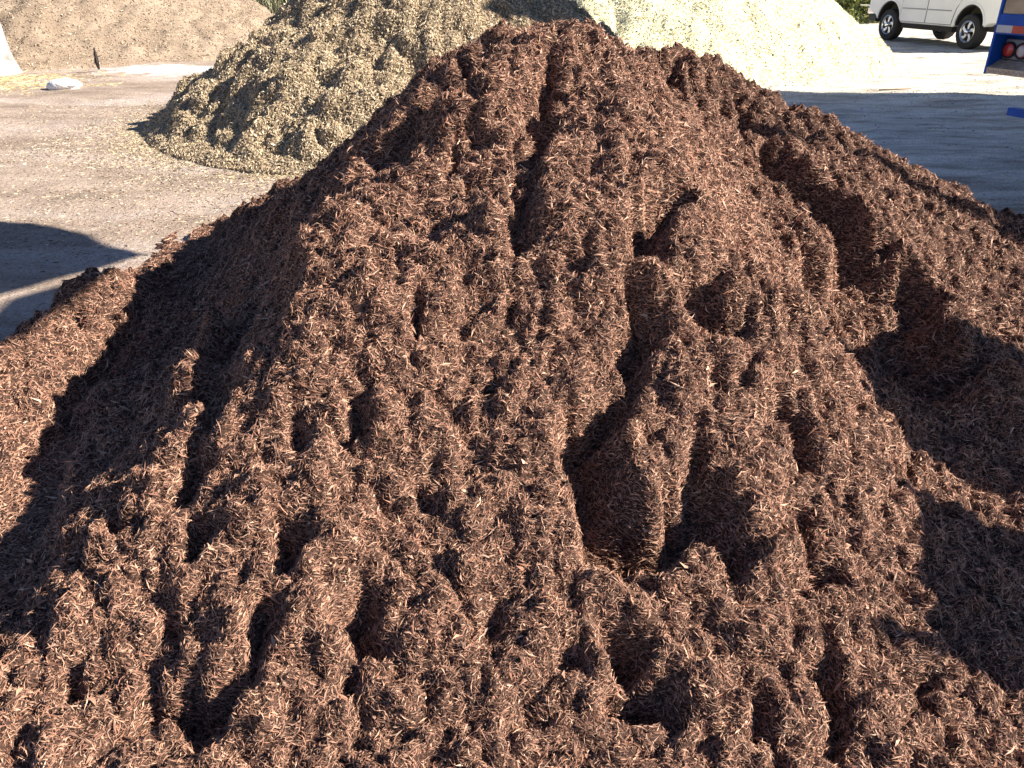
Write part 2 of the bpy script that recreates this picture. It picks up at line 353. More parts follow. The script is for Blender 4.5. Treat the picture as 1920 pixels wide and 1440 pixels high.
def outline_mask(Zb):
    """ground cells whose let-down position is seen inside an outline"""
    M = np.zeros(X.shape, bool)
    for P_ in PITS:
        a = np.array(P_, float); lo = a.min(0); hi = a.max(0)
        nxt = np.roll(a, -1, 0); A2 = abs((a[:, 0] * nxt[:, 1] - nxt[:, 0] * a[:, 1]).sum()) / 2
        cen = (lo + hi) / 2; near_ = np.argmin((PX - cen[0])**2 + (PY - cen[1])**2 + 1e9 * ~facing)
        zc = (Y.flat[near_] * math.cos(PITCH) - (Zb.flat[near_] - EYE) * math.sin(PITCH))
        dep = min(.5 * A2 / max(hi[1] - lo[1], 1) * zc / FPX * TE + .02, .14)
        q1, q2 = project(X, Y, Zb - dep); q1 = q1 + ragx; q2 = q2 + ragy
        sub = np.where((q1 > lo[0]) & (q1 < hi[0]) & (q2 > lo[1]) & (q2 < hi[1]) & facing)
        M[sub] |= inpoly(q1[sub], q2[sub], P_)
    return M
# many small slips and pockets between the fibres, drawn out down the slope
pk = .8 * fbm(th * 9 + wx * 16, rr * 5.5 + wy * 16, 401, 4) + .45 * fbm(X * 13, Y * 13, 405, 3)
pockets = (pk > .33) & (Z0 > .06)
ZB = Z0 + (gul + lump) * nfac
def sink(M, ZB):
    """walk away from the sun; masked ground is let down below the shadow thrown by the ground beside it"""
    Zs = ZB.copy(); hs = ZB[:, -1].copy(); run = np.zeros(len(ZB)); 
    for j in range(ZB.shape[1] - 1, -1, -1):
        m = M[:, j]; run = np.where(m, run + GH, 0)
        tgt = hs - .024 - np.minimum(run * .70, .075)
        Zs[:, j] = np.where(m, np.minimum(ZB[:, j], tgt), ZB[:, j])
        Zs[:, j] = np.maximum(Zs[:, j], ZB[:, j] - .20)
        hs = np.maximum(hs, Zs[:, j]) - GH * TE
    return Zs
def brow(M):
    """lift the brink on the sun side of each hollow"""
    B = np.zeros(X.shape); wsum = np.zeros(len(M)); amt = np.zeros(len(M))
    for j in range(M.shape[1]):
        m = M[:, j]; wsum = np.where(m, wsum + GH, wsum)
        amt = np.where(m, np.minimum(wsum * .18, .04), amt * (1 - GH / .10)); B[:, j] = np.where(m, 0, amt)
        wsum = np.where(m, wsum, 0)
    return blur(B, 1, 1)
M = outline_mask(ZB)
M = (blur(M * 1.0, 1, 1) > .5) & (spur < .15); ZB = ZB + .15 * spur; Mall = M | pockets
ZBB = ZB + small * nfac * (1 - .7 * M) + brow(M) * toe + .5 * brow(pockets & ~M) * toe
dz_ = sink(Mall, ZBB) - ZBB
def blur_rows(A, k):
    c = np.cumsum(np.pad(A, [(k + 1, k), (0, 0)], mode='edge'), axis=0); return (c[2 * k + 1:] - c[:-2 * k - 1]) / (2 * k + 1)
dz_ = np.minimum(blur_rows(blur_rows(dz_, 2), 1), blur_rows(dz_, 2))
Z = ZBB + blur(dz_, 1, 1) + fbm(X * 20, Y * 20, 711, 3, True) * .020 * nfac
berm = .17 * np.exp(-(((X + 2.08) / .17)**2 + ((Y - 3.75) / .36)**2)) + .10 * np.exp(-(((X + 2.05) / .16)**2 + ((Y - 3.0) / .5)**2))
Z = Z + berm
Z = np.where(Z0 > .04, np.maximum(Z, .035), Z)
Z = np.where(Z0 < -0.03, np.minimum(Z, -0.02 + Z0 * .5), Z)
edge = np.minimum.reduce([U_ - GX0, GX1 - GH - U_, GY1 - GH - W_, W_ - GY0]) < 0.03
Z[edge] = -0.2
m_core = pmat('dark mulch', (.085, .046, .033), .95, bump=.9, bscale=120, noise=.5, nscale=35, spec=.15)
pile = np_mesh('mulch_pile', np.stack([X, Y, Z], -1).reshape(-1, 3), grid_faces(len(gx), len(gy)), m_core, smooth=True)
tag(pile, 'large reddish brown shredded bark mulch pile filling the foreground, dark gullies running down it', 'mulch pile')
m_shred = pmat('bark shreds', (.2, .1, .07), .75, spec=.25, attr=True)
rng = np.random.RandomState(3)
dist = np.sqrt(X**2 + Y**2 + (EYE - Z)**2)
gy2, gx2 = np.gradient(Z, GH)
area = np.sqrt(1 + gx2**2 + gy2**2)
vis = 1.0 * (((-gx2 * -U_) - gy2 * -W_ + (EYE - Z)) > -0.15 * dist)
infr = (PX > -260) & (PX < 2180) & (PY < 1700)
dens = area / np.clip(dist, 1.2, 6)**1.7 * (0.12 + .88 * vis) * np.where(infr, 1, .25) * (Z > -0.01)
NS = int(900000 * DETAIL)
P3, N3 = surf_samples(Z, GX0, GY0, GH, NS, rng, dens); P3 = turn(P3); N3 = turn(N3)
dS = np.linalg.norm(P3 - np.array([0, 0, EYE]), axis=1)
size = np.clip(dS / 2.1, .85, 1.5)
ln = np.exp(rng.normal(size=NS) * .5) * .0165 * size; wd_ = np.exp(rng.normal(size=NS) * .4) * .0021 * size
big = rng.rand(NS) < .014; ln[big] *= 1.8; wd_[big] *= rng.uniform(2.2, 4.2, big.sum()); lng = rng.rand(NS) < .04; ln[lng] *= 1.9; wd_[lng] *= .8; dust = rng.rand(NS) < .25; ln[dust] *= .45; ln = np.minimum(ln, .048 * size); wd_ = np.minimum(wd_, .010)
P3 += N3 * (rng.rand(NS, 1)**2 * .009 - .002)
fa = 2 * np.pi * fbm(P3[:, 0] * 13, P3[:, 1] * 13, 501, 3) * 1.6 + rng.normal(size=NS) * .75
V_, F_ = splinters(P3, N3, ln, wd_, rng, (-.35, .60), fdir=np.stack([np.cos(fa), np.sin(fa), np.zeros(NS)], 1))
pal = [(.36, .198, .133), (.46, .280, .190), (.225, .115, .078), (.54, .36, .255), (.33, .160, .102)]
sh = np_mesh('bark_shreds', V_, F_, m_shred, pile, tones(NS, rng, pal, [6, 3.5, 3.5, .5, 3.5], .20))
sh['kind'] = 'stuff'
# ================================================================== GROUND
def axis_pts(lo, hi, a, b, fine, coarse_n):
    m = np.arange(a, b + 1e-6, fine)
    l = a - np.geomspace(fine, a - lo, coarse_n)[::-1]; r_ = b + np.geomspace(fine, hi - b, coarse_n)
    return np.r_[l, m, r_]
ux = axis_pts(-600, 600, -11, 14, .06, 30); uy = axis_pts(-600, 900, 2.5, 27, .06, 30)
UX, UY = np.meshgrid(ux, uy)
near = np.exp(-((np.clip(np.abs(UX) - 14, 0, None) / 6)**2 + (np.clip(np.abs(UY - 14) - 14, 0, None) / 6)**2))
UZ = (fbm(UX * .5, UY * .5, 61, 3) * .045 + fbm(UX * 2.2, UY * 2.2, 65, 4) * .022 + np.clip(fbm(UX * .25, UY * 1.6 + UX * .4, 68, 3), 0, 1) * .03) * near - 0.005
m = bpy.data.materials.new('packed dirt'); m.use_nodes = True; N = m.node_tree.nodes; L = m.node_tree.links
b_ = N['Principled BSDF']; b_.inputs['Roughness'].default_value = .95; b_.inputs['Specular IOR Level'].default_value = .15
tc = N.new('ShaderNodeTexCoord'); sep = N.new('ShaderNodeSeparateXYZ'); L.new(tc.outputs['Object'], sep.inputs[0])
def noise_(sc, det=5, rough=.6, vec=None):
    n = N.new('ShaderNodeTexNoise'); n.inputs['Scale'].default_value = sc; n.inputs['Detail'].default_value = det
    n.inputs['Roughness'].default_value = rough; L.new(vec or tc.outputs['Object'], n.inputs['Vector']); return n.outputs['Fac']
def ramp_(fac, p0, c0, p1, c1):
    r = N.new('ShaderNodeValToRGB'); r.color_ramp.elements[0].position = p0; r.color_ramp.elements[1].position = p1
    r.color_ramp.elements[0].color = (*c0, 1); r.color_ramp.elements[1].color = (*c1, 1); L.new(fac, r.inputs[0]); return r.outputs[0]
def mix_(fac, a, b):
    x = N.new('ShaderNodeMix'); x.data_type = 'RGBA'; L.new(fac, x.inputs[0]); L.new(a, x.inputs[6]); L.new(b, x.inputs[7]); return x.outputs[2]
def math_(op, a, b=None):
    x = N.new('ShaderNodeMath'); x.operation = op
    for i, v in enumerate((a, b)):
        if v is None: continue
        if isinstance(v, (int, float)): x.inputs[i].default_value = v
        else: L.new(v, x.inputs[i])
    return x.outputs[0]
mp = N.new('ShaderNodeMapping'); mp.inputs['Scale'].default_value = (.45, 1.4, 1); mp.inputs['Rotation'].default_value = (0, 0, .35); L.new(tc.outputs['Object'], mp.inputs[0])
tan = ramp_(noise_(1.3, 8, .7, mp.outputs[0]), .34, (.28, .212, .16), .62, (.50, .39, .31))
pale = ramp_(noise_(.55, 6, .65, mp.outputs[0]), .50, (0, 0, 0), .62, (1, 1, 1))
tan = mix_(pale, tan, ramp_(noise_(9, 5), .3, (.46, .37, .31), .7, (.60, .50, .43)))
lx = math_('MULTIPLY', math_('ADD', sep.outputs[0], 6.5), .75); ly = math_('MULTIPLY', math_('SUBTRACT', sep.outputs[1], 16.0), 1.1)
ld = math_('ADD', math_('SQRT', math_('ADD', math_('MULTIPLY', lx, lx), math_('MULTIPLY', ly, ly))), math_('MULTIPLY', math_('SUBTRACT', noise_(2.2, 6, .75), .5), 2.6))
lime = ramp_(ld, .55, (1, 1, 1), .95, (0, 0, 0)); tan = mix_(lime, tan, ramp_(noise_(12, 4), .3, (.72, .68, .62), .6, (.86, .84, .80)))
sandy = ramp_(noise_(2.2, 8, .7, mp.outputs[0]), .36, (.42, .365, .29), .58, (.88, .83, .72))
# the yard turns to pale crushed stone towards the right
sx = math_('ADD', math_('MULTIPLY', sep.outputs[0], .45), math_('MULTIPLY', math_('SUBTRACT', noise_(.5, 4), .5), 2.5))
sfac = ramp_(math_('MULTIPLY', math_('ADD', sx, .3), .6), .1, (0, 0, 0), .9, (1, 1, 1))
grit = ramp_(noise_(60, 4, .8), .38, (.45, .42, .40), .58, (1, 1, 1))
mx = N.new('ShaderNodeMix'); mx.data_type = 'RGBA'; mx.blend_type = 'MULTIPLY'; mx.inputs[0].default_value = .8
L.new(mix_(sfac, tan, sandy), mx.inputs[6]); L.new(grit, mx.inputs[7]); L.new(mx.outputs[2], b_.inputs['Base Color'])
bp = N.new('ShaderNodeBump'); bp.inputs['Strength'].default_value = .8; bp.inputs['Distance'].default_value = .03
L.new(math_('ADD', noise_(30, 6, .7), math_('MULTIPLY', noise_(7, 4, .6), 1.0)), bp.inputs['Height']); L.new(bp.outputs[0], b_.inputs['Normal'])
g = np_mesh('ground', np.stack([UX, UY, UZ], -1).reshape(-1, 3), grid_faces(len(ux), len(uy)), m, smooth=True)
g['kind'] = 'structure'
# ================================================================== OTHER HEAPS
def heap(name, cx, cy, rx, ry, hgt, step, lump_amp, lump_sc, mat_core, mat_chip, n, ln0, wd0, pal, wts, seed, label, foot=.12, power=1.0, tilt=(-.3, .7), skirt=0.0, chipname='wood_chips', extra=None, cat='pile'):
    x0, x1, y0, y1 = cx - rx * 1.12, cx + rx * 1.12, cy - ry * 1.12, cy + ry * 1.12
    hx = np.arange(x0, x1, step); hy = np.arange(y0, y1, step); A, B = np.meshgrid(hx, hy)
    wob = fbm(A * .35, B * .35, seed, 3) * .07
    r = np.sqrt(((A - cx) / rx)**2 + ((B - cy) / ry)**2) * (1 + wob)
    prof = np.clip(1 - r, -0.3, 1)
    prof = np.where(prof > 0, prof**power, prof)
    top = .10; prof = np.where(prof > 1 - top, 1 - top + top * (1 - np.exp(-(prof - 1 + top) / top)) * .7, prof)
    Zh = hgt * prof
    if extra is not None: Zh = extra(A, B, Zh)
    on = smooth01(Zh / .25)
    Zh = Zh + (fbm(A * lump_sc, B * lump_sc, seed + 5, 4, True) * lump_amp + fbm(A * lump_sc * .3, B * lump_sc * .3, seed + 9, 2) * lump_amp * .8) * on
    Zh = np.where(prof <= 0, -.12, Zh)
    o = np_mesh(name, np.stack([A, B, Zh], -1).reshape(-1, 3), grid_faces(len(hx), len(hy)), mat_core, smooth=True)
    tag(o, label, cat)
    rg = np.random.RandomState(seed)
    gyh, gxh = np.gradient(Zh, step)
    d = np.sqrt(A**2 + B**2); v = ((-gxh * -A) - gyh * -B + (EYE - Zh)) > -.1 * d
    q1, q2 = project(A, B, Zh)
    dn = np.sqrt(1 + gxh**2 + gyh**2) * (Zh > -.02) * np.where(v, 1, .12) * np.where((q1 > -150) & (q1 < 2070) & (q2 > -250), 1, .2)
    n = int(n * DETAIL)
    Pp, Nn = surf_samples(Zh, x0, y0, step, n, rg, dn)
    Pp += Nn * (rg.rand(n, 1) * wd0 * 1.5)
    V, F = splinters(Pp, Nn, np.exp(rg.normal(size=n) * .4) * ln0, np.exp(rg.normal(size=n) * .3) * wd0, rg, tilt)
    c = np_mesh(chipname, V, F, mat_chip, o, tones(n, rg, pal, wts, .2)); c['kind'] = 'stuff'
    return o
def chipmat(name, rough=.75): return pmat(name, (.4, .3, .2), rough, spec=.2, attr=True)
def tan_extra(A, B, Zh):
    rr_ = np.hypot(A - TX, B - TY); t_ = np.arctan2(A - TX, -(B - TY))
    Zh = Zh + fbm(t_ * 5, rr_ * .5, 301, 2, True) * .10 * smooth01(Zh / .4) * np.clip(rr_ / 2, 0, 1)
    return Zh
TX, TY = -.95, 10.5
heap('wood_chip_pile', TX, TY, 3.5, 3.5, 2.4, .03, .145, 3.0, pmat('chip core', (.26, .20, .125), .95, noise=.4, nscale=14, bump=.8, bscale=40, spec=.1),
     chipmat('tan chips'), 190000, .034, .0115, [(.45, .345, .225), (.53, .42, .285), (.38, .285, .18), (.58, .47, .335), (.29, .21, .135)], [5, 3, 3, .6, .8], 71,
     'tan weathered wood chip pile standing behind the brown mulch pile on its left', extra=tan_extra)
heap('yellow_chip_pile', 2.35, 18.0, 5.5, 5.0, 4.4, .06, .13, 1.3, pmat('yellow core', (.80, .72, .45), .95, noise=.12, nscale=3, bump=.5, bscale=30, spec=.1),
     chipmat('yellow chips'), 90000, .035, .013, [(.88, .82, .58), (.85, .76, .46), (.70, .58, .30), (.9, .87, .72), (.35, .28, .14)], [5, 3, 1.2, 3, .35], 77,
     'bright pale yellow chip pile behind the mulch pile on its right, glaring in sun')
heap('dirt_mound', -11.3, 21.5, 6.4, 6.2, 3.2, .07, .16, 1.2, pmat('sandy dirt', (.31, .235, .17), .95, col2=(.21, .155, .11), nscale=1.6, bump=.8, bscale=40, spec=.1),
     chipmat('mound bits'), 30000, .05, .015, [(.40, .31, .22), (.30, .23, .165), (.52, .43, .32), (.17, .125, .09)], [4, 4, 1, 1], 83,
     'broad smooth mound of light brown dirt rising at the back on the left', chipname='debris', cat='mound')
# loose chips and straw over the yard
def litter(name, label, cat, n, box, ln0, wd0, pal, wts, seed, mask=None, mat=None):
    rg = np.random.RandomState(seed); n = int(n * DETAIL)
    x = rg.uniform(box[0], box[1], n); y = rg.uniform(box[2], box[3], n)
    if mask is not None:
        k = rg.rand(n) < mask(x, y); x = x[k]; y = y[k]; n = len(x)
    ix = np.searchsorted(ux, x) - 1; iy = np.searchsorted(uy, y) - 1
    fx = (x - ux[ix]) / (ux[ix + 1] - ux[ix]); fy = (y - uy[iy]) / (uy[iy + 1] - uy[iy])
    z = (UZ[iy, ix] * (1 - fx) + UZ[iy, ix + 1] * fx) * (1 - fy) + (UZ[iy + 1, ix] * (1 - fx) + UZ[iy + 1, ix + 1] * fx) * fy
    Pp = np.stack([x, y, z + wd0 * .25], 1); Nn = np.tile([0., 0., 1.], (n, 1))
    V, F = splinters(Pp, Nn, np.exp(rg.normal(size=n) * .45) * ln0, np.exp(rg.normal(size=n) * .3) * wd0, rg, (-.12, .25))
    o = np_mesh(name, V, F, mat, None, tones(n, rg, pal, wts, .2)); tag(o, label, cat, kind='stuff'); return o
def m_left(x, y):
    d = np.hypot(x + .95, y - 10.5) / 3.5
    return np.clip(1.9 - d, .10, 1) * np.where(d < 1.25, 2.2, 1) * (.45 + .55 * (fbm(x * .8, y * .8, 201, 3) > -.1)) * (.35 + .65 * smooth01((9.5 - y) / 3 + .5))
litter('loose_chips', 'scattered wood chips and bark bits lying on the bare ground left of the piles', 'wood chips', 75000, (-6.5, 1, 3.2, 12), .030, .008,
       [(.42, .33, .23), (.50, .40, .29), (.26, .19, .13), (.62, .53, .42), (.15, .10, .07)], [5, 3, 3, .6, 2], 101, m_left, chipmat('litter tan'))
def m_spill(x, y):
    return np.exp(-(np.clip(-2.35 - x, 0, None) / .45)) * (x < -1.9) * (y < 5.9) + .8 * np.exp(-((y - 5.9 - .25 * (x + 2)) / .35)**2) * (x < 0) + .5 * np.exp(-((y - 6.2) / .9)**2) * (x > 2)
litter('mulch_bits', 'reddish brown mulch bits strewn on the ground around the foot of the mulch pile', 'mulch', 14000, (-3.8, 6, 3.0, 8.0), .022, .005,
       [(.28, .14, .10), (.36, .20, .14), (.17, .085, .06)], [4, 3, 3], 121, m_spill, chipmat('spilled mulch'))
def m_skirt(x, y):
    d = np.hypot((x + .95) / 3.45, (y - 10.5) / 3.5) + fbm(x * .9, y * .9, 222, 3) * .12
    return np.exp(-(np.clip(d - .93, 0, None) / .075)**1.3) * (d > .85)
litter('spilled_chips', 'thin ragged skirt of tan chips spilled around the foot of the tan wood chip pile', 'wood chips', 220000, (-5.4, 1.0, 6.2, 12.5), .032, .011,
       [(.40, .315, .195), (.47, .375, .24), (.33, .255, .155), (.25, .185, .11)], [5, 3, 3, 1], 109, m_skirt, chipmat('skirt chips'))
def m_right(x, y):
    return np.exp(-((y - (12.6 + .03 * (x - 5)))/.45)**2) + .5 * np.exp(-((y - 15.0) / .6)**2) * (x > 6.5) + .18
litter('yard_debris', 'fine dark and pale debris strewn over the pale yard right of the piles', 'debris', 26000, (2, 12, 6, 22), .030, .009,
       [(.55, .45, .28), (.25, .18, .11), (.8, .72, .5), (.4, .33, .2)], [3, 3, 3, 2], 103, m_right, chipmat('litter yard'))
def m_straw(x, y): return np.exp(-(((x + 8.6) / 1.0)**2 + ((y - 14.0) / .9)**2)) + .25 * np.exp(-(((x + 6.6) / .35)**2 + ((y - 13.6) / .2)**2))
litter('straw', 'golden dry straw lying at the foot of the white trunk', 'straw', 16000, (-10.5, -6, 12, 16.5), .13, .008,
       [(.62, .47, .22), (.5, .38, .18), (.75, .62, .36), (.35, .25, .12)], [4, 3, 2, 1], 107, m_straw, chipmat('straw'))
# ================================================================== PLANTS, TRUNK, STONE
def leaves(n, cen, rad, rg, size, pal, wts):
    """leaf-sized rhombs in clumps filling an ellipsoid"""
    nc = max(6, n // 90); cc = rg.normal(size=(nc, 3)); cc /= np.linalg.norm(cc, axis=1, keepdims=True); cc *= rg.rand(nc, 1)**.4
    k = rg.randint(0, nc, n); p = cen + (cc[k] + rg.normal(size=(n, 3)) * .16) * rad
    d = rg.normal(size=(n, 3)); d /= np.linalg.norm(d, axis=1, keepdims=True); e = np.cross(d, rg.normal(size=(n, 3))); e /= np.linalg.norm(e, axis=1, keepdims=True)
    sz = size * np.exp(rg.normal(size=(n, 1)) * .3); nn = np.cross(d, e)
    V = np.stack([p - d * sz, p + e * sz * .35 + nn * sz * .12, p + d * sz, p - e * sz * .35 + nn * sz * .12], 1).reshape(-1, 3)
    V[:, 2] = np.maximum(V[:, 2], .02)
    F = np.arange(n * 4).reshape(-1, 4)
    c = np.array(pal)[rg.choice(len(pal), n, p=np.array(wts) / sum(wts))] * np.exp(rg.normal(size=(n, 1)) * .2)
    return V, F, np.repeat(c, 4, axis=0)
m_leaf = pmat('leaf', (.1, .15, .05), .55, attr=True, spec=.3)
m_bark = pmat('grey bark', (.16, .125, .10), .9, noise=.4, nscale=30, bump=.8, bscale=50)
for i, (sx_, sy_, hh, label, pal) in enumerate([
    (12.2, 31.6, 2.6, 'green leafy shrub seen between the yellow pile and the white car bumper', [(.13, .17, .04), (.06, .09, .03), (.25, .27, .07), (.33, .33, .12)]),
    (14.0, 32.6, 3.0, 'yellow green shrub standing right behind the front bumper of the white car', [(.17, .20, .04), (.10, .13, .03), (.30, .30, .07)]),
    (16.8, 33.2, 2.8, 'shrub farther right in the hedge row, behind the white car body', [(.12, .16, .04), (.07, .10, .03), (.22, .25, .06)])]):
    rg = np.random.RandomState(400 + i); t = empty('shrub', (sx_, sy_, 0), label=label, cat='shrub', group='shrubs along the back fence')
    s_ = MB()
    for k in range(9):
        a = rg.rand() * 6.28; s_.tube([(0, 0, -.05), (math.cos(a) * .3, math.sin(a) * .3, .7), (math.cos(a) * .8, math.sin(a) * .6, 1.6)], [.03, .022, .01], 5)
    s_.build('stem', m_bark, t)
    V, F, c = leaves(9000, np.array([0, 0, hh * .48]), np.array([1.25, .9, hh * .52]), rg, .07, pal, [1] * len(pal))
    np_mesh('foliage', V, F, m_leaf, t, c)
# weathered picket fence behind the shrubs
m_picket = pmat('weathered picket', (.55, .52, .44), .85, noise=.35, nscale=8, bump=.4)
ft = empty('picket_fence', (10.6, 34.0, 0), label='pale weathered picket fence glimpsed behind the shrub beside the yellow pile', cat='fence')
for k in range(34):
    x = k * .2 - 1.0; mb = MB(); mb.prism([(x, 0), (x + .09, 0), (x + .09, 1.35), (x + .045, 1.45), (x, 1.35)], -.012, .012); mb.build('picket', m_picket, ft)
for z in (.35, 1.05): MB().box(-1.05, 5.8, .014, .055, z, z + .09).build('rail', m_picket, ft)
for k in range(4): MB().box(-1 + k * 2.2, -.9 + k * 2.2, .058, .158, 0, 1.3).build('post', m_picket, ft)
# yellow rope line hung in front of the shrubs
m_rope = pmat('yellow rope', (.70, .66, .28), .7)
rp = MB(); q = [(11.3, 29.6, 1.28), (12.0, 29.6, 1.10), (12.7, 29.6, .98), (13.4, 29.6, .94), (14.3, 29.6, .98), (15.2, 29.6, 1.15)]
rp.tube(q, .016, 6); tag(rp.build('rope', m_rope), 'sagging yellow rope strung across in front of the green shrubs', 'rope')
rp = MB(); rp.tube([(11.9, 29.9, .66), (12.4, 29.9, .64), (13.0, 29.9, .66), (13.9, 29.9, .62)], .022, 6); tag(rp.build('dead_branch', m_picket), 'pale bare branch lying level low across the green shrub', 'branch')
# tall dry grass at the back left
rg = np.random.RandomState(55); n = int(9000 * DETAIL)
bx_ = rg.uniform(-8.2, -2.6, n); by_ = rg.uniform(24, 27.5, n); hh = rg.uniform(.5, 2.2, n)
lean = rg.normal(size=(n, 2)) * .22 * hh[:, None]; wv = rg.normal(size=(n, 2)); wv /= np.linalg.norm(wv, axis=1, keepdims=True); wv *= .014
base = np.stack([bx_, by_, np.zeros(n)], 1)
W3 = np.c_[wv, np.zeros(n)]
mid = base + np.c_[lean * .35, hh * .6]; tip = base + np.c_[lean, hh]
V = np.stack([base - W3, base + W3, mid + W3 * .8, mid - W3 * .8, tip + W3 * .1, tip - W3 * .1], 1).reshape(-1, 3)
F = (np.array([(0, 1, 2, 3), (3, 2, 4, 5)])[None] + (np.arange(n) * 6)[:, None, None]).reshape(-1, 4)
c = np.array([(.50, .50, .32), (.38, .40, .22), (.62, .58, .42), (.20, .22, .11)])[rg.choice(4, n, p=[.35, .3, .2, .15])]
tag(np_mesh('dry_grass', V, F, m_leaf, None, np.repeat(c, 6, axis=0)), 'tall dry greenish grass standing behind the dirt mound and tan pile', 'grass', kind='stuff')
# bleached trunk at the left edge
def trunk():
    t = empty('dead_tree', (-9.45, 15.2, 0), label='bleached white bare tree trunk with flared foot at the left edge', cat='tree')
    b = MB(); seg = 40; rings = []
    zs = [-.1, .0, .08, .2, .4, .8, 1.4, 2.2, 3.2, 4.4]; rad = [.60, .55, .51, .48, .45, .42, .39, .36, .32, .25]
    for z, r in zip(zs, rad):
        ring = []
        for k in range(seg):
            a = 2 * math.pi * k / seg
            rr_ = r * (1 + .10 * math.sin(5 * a + 1) * math.exp(-z * 1.2) + .03 * math.sin(11 * a + z * 2))
            ring.append(b.bm.verts.new((rr_ * math.cos(a) - .01 * z, rr_ * math.sin(a), z)))
        rings.append(ring)
    for i in range(len(rings) - 1):
        for k in range(seg): b.bm.faces.new((rings[i][k], rings[i][(k + 1) % seg], rings[i + 1][(k + 1) % seg], rings[i + 1][k]))
    b.bm.faces.new(rings[-1])
    b.build('trunk', pmat('bleached wood', (.52, .48, .43), .85, col2=(.20, .18, .165), nscale=5, bump=.8, bscale=25), t, smooth=True)
    for k in range(6):
        a = k * 1.05 + .4; b = MB()
        b.tube([(-.03, 0, 3.6 + k * .12), (-.4 + math.cos(a) * .8, math.sin(a) * .8, 4.6 + k * .1), (-.4 + math.cos(a) * 1.6, math.sin(a) * 1.5, 5.2 + k * .2), (-.4 + math.cos(a) * 2.0, math.sin(a) * 2.1, 6.2)], [.12, .08, .05, .02], 8)
        b.build('limb', bpy.data.materials['bleached wood'], t)
trunk()
def rock(name, loc, sc, mat, label, cat, seed):
    bm = bmesh.new(); bmesh.ops.create_icosphere(bm, subdivisions=4, radius=1)
    P = np.array([v.co[:] for v in bm.verts]); n_ = fbm(P[:, 0] * 1.3 + P[:, 2], P[:, 1] * 1.3 - P[:, 2], seed, 4)
    for v, k in zip(bm.verts, n_):
        v.co *= 1 + .35 * k; v.co.x *= sc[0]; v.co.y *= sc[1]; v.co.z *= sc[2]
    me = bpy.data.meshes.new(name); bm.to_mesh(me); bm.free()
    o = link_mesh(name, me, mat); o.location = loc; return tag(o, label, cat)
m_stone = pmat('pale stone', (.85, .83, .80), .85, noise=.1, nscale=8, bump=.5, bscale=12)
rock('stone', (-7.05, 13.2, .05), (.24, .14, .10), m_stone, 'white stone lying on the ground below the dirt mound, near the straw', 'stone', 5)
st = MB(); st.tube([(-7.62, 15.6, .05), (-7.58, 15.5, .18), (-7.55, 15.45, .42)], [.02, .045, .012], 6)
tag(st.build('bark_strip', pmat('black bark', (.03, .022, .02), .9, bump=.4)), 'short black strip of bark standing against the dirt mound foot', 'bark strip')
st = MB(); st.tube([(5.6, 12.75, .03), (5.9, 12.8, .035), (6.15, 12.9, .03)], [.012, .014, .01], 6)
tag(st.build('stick', pmat('twig', (.28, .2, .13), .9, bump=.3)), 'thin brown stick lying on the pale ground before the yellow pile', 'stick')
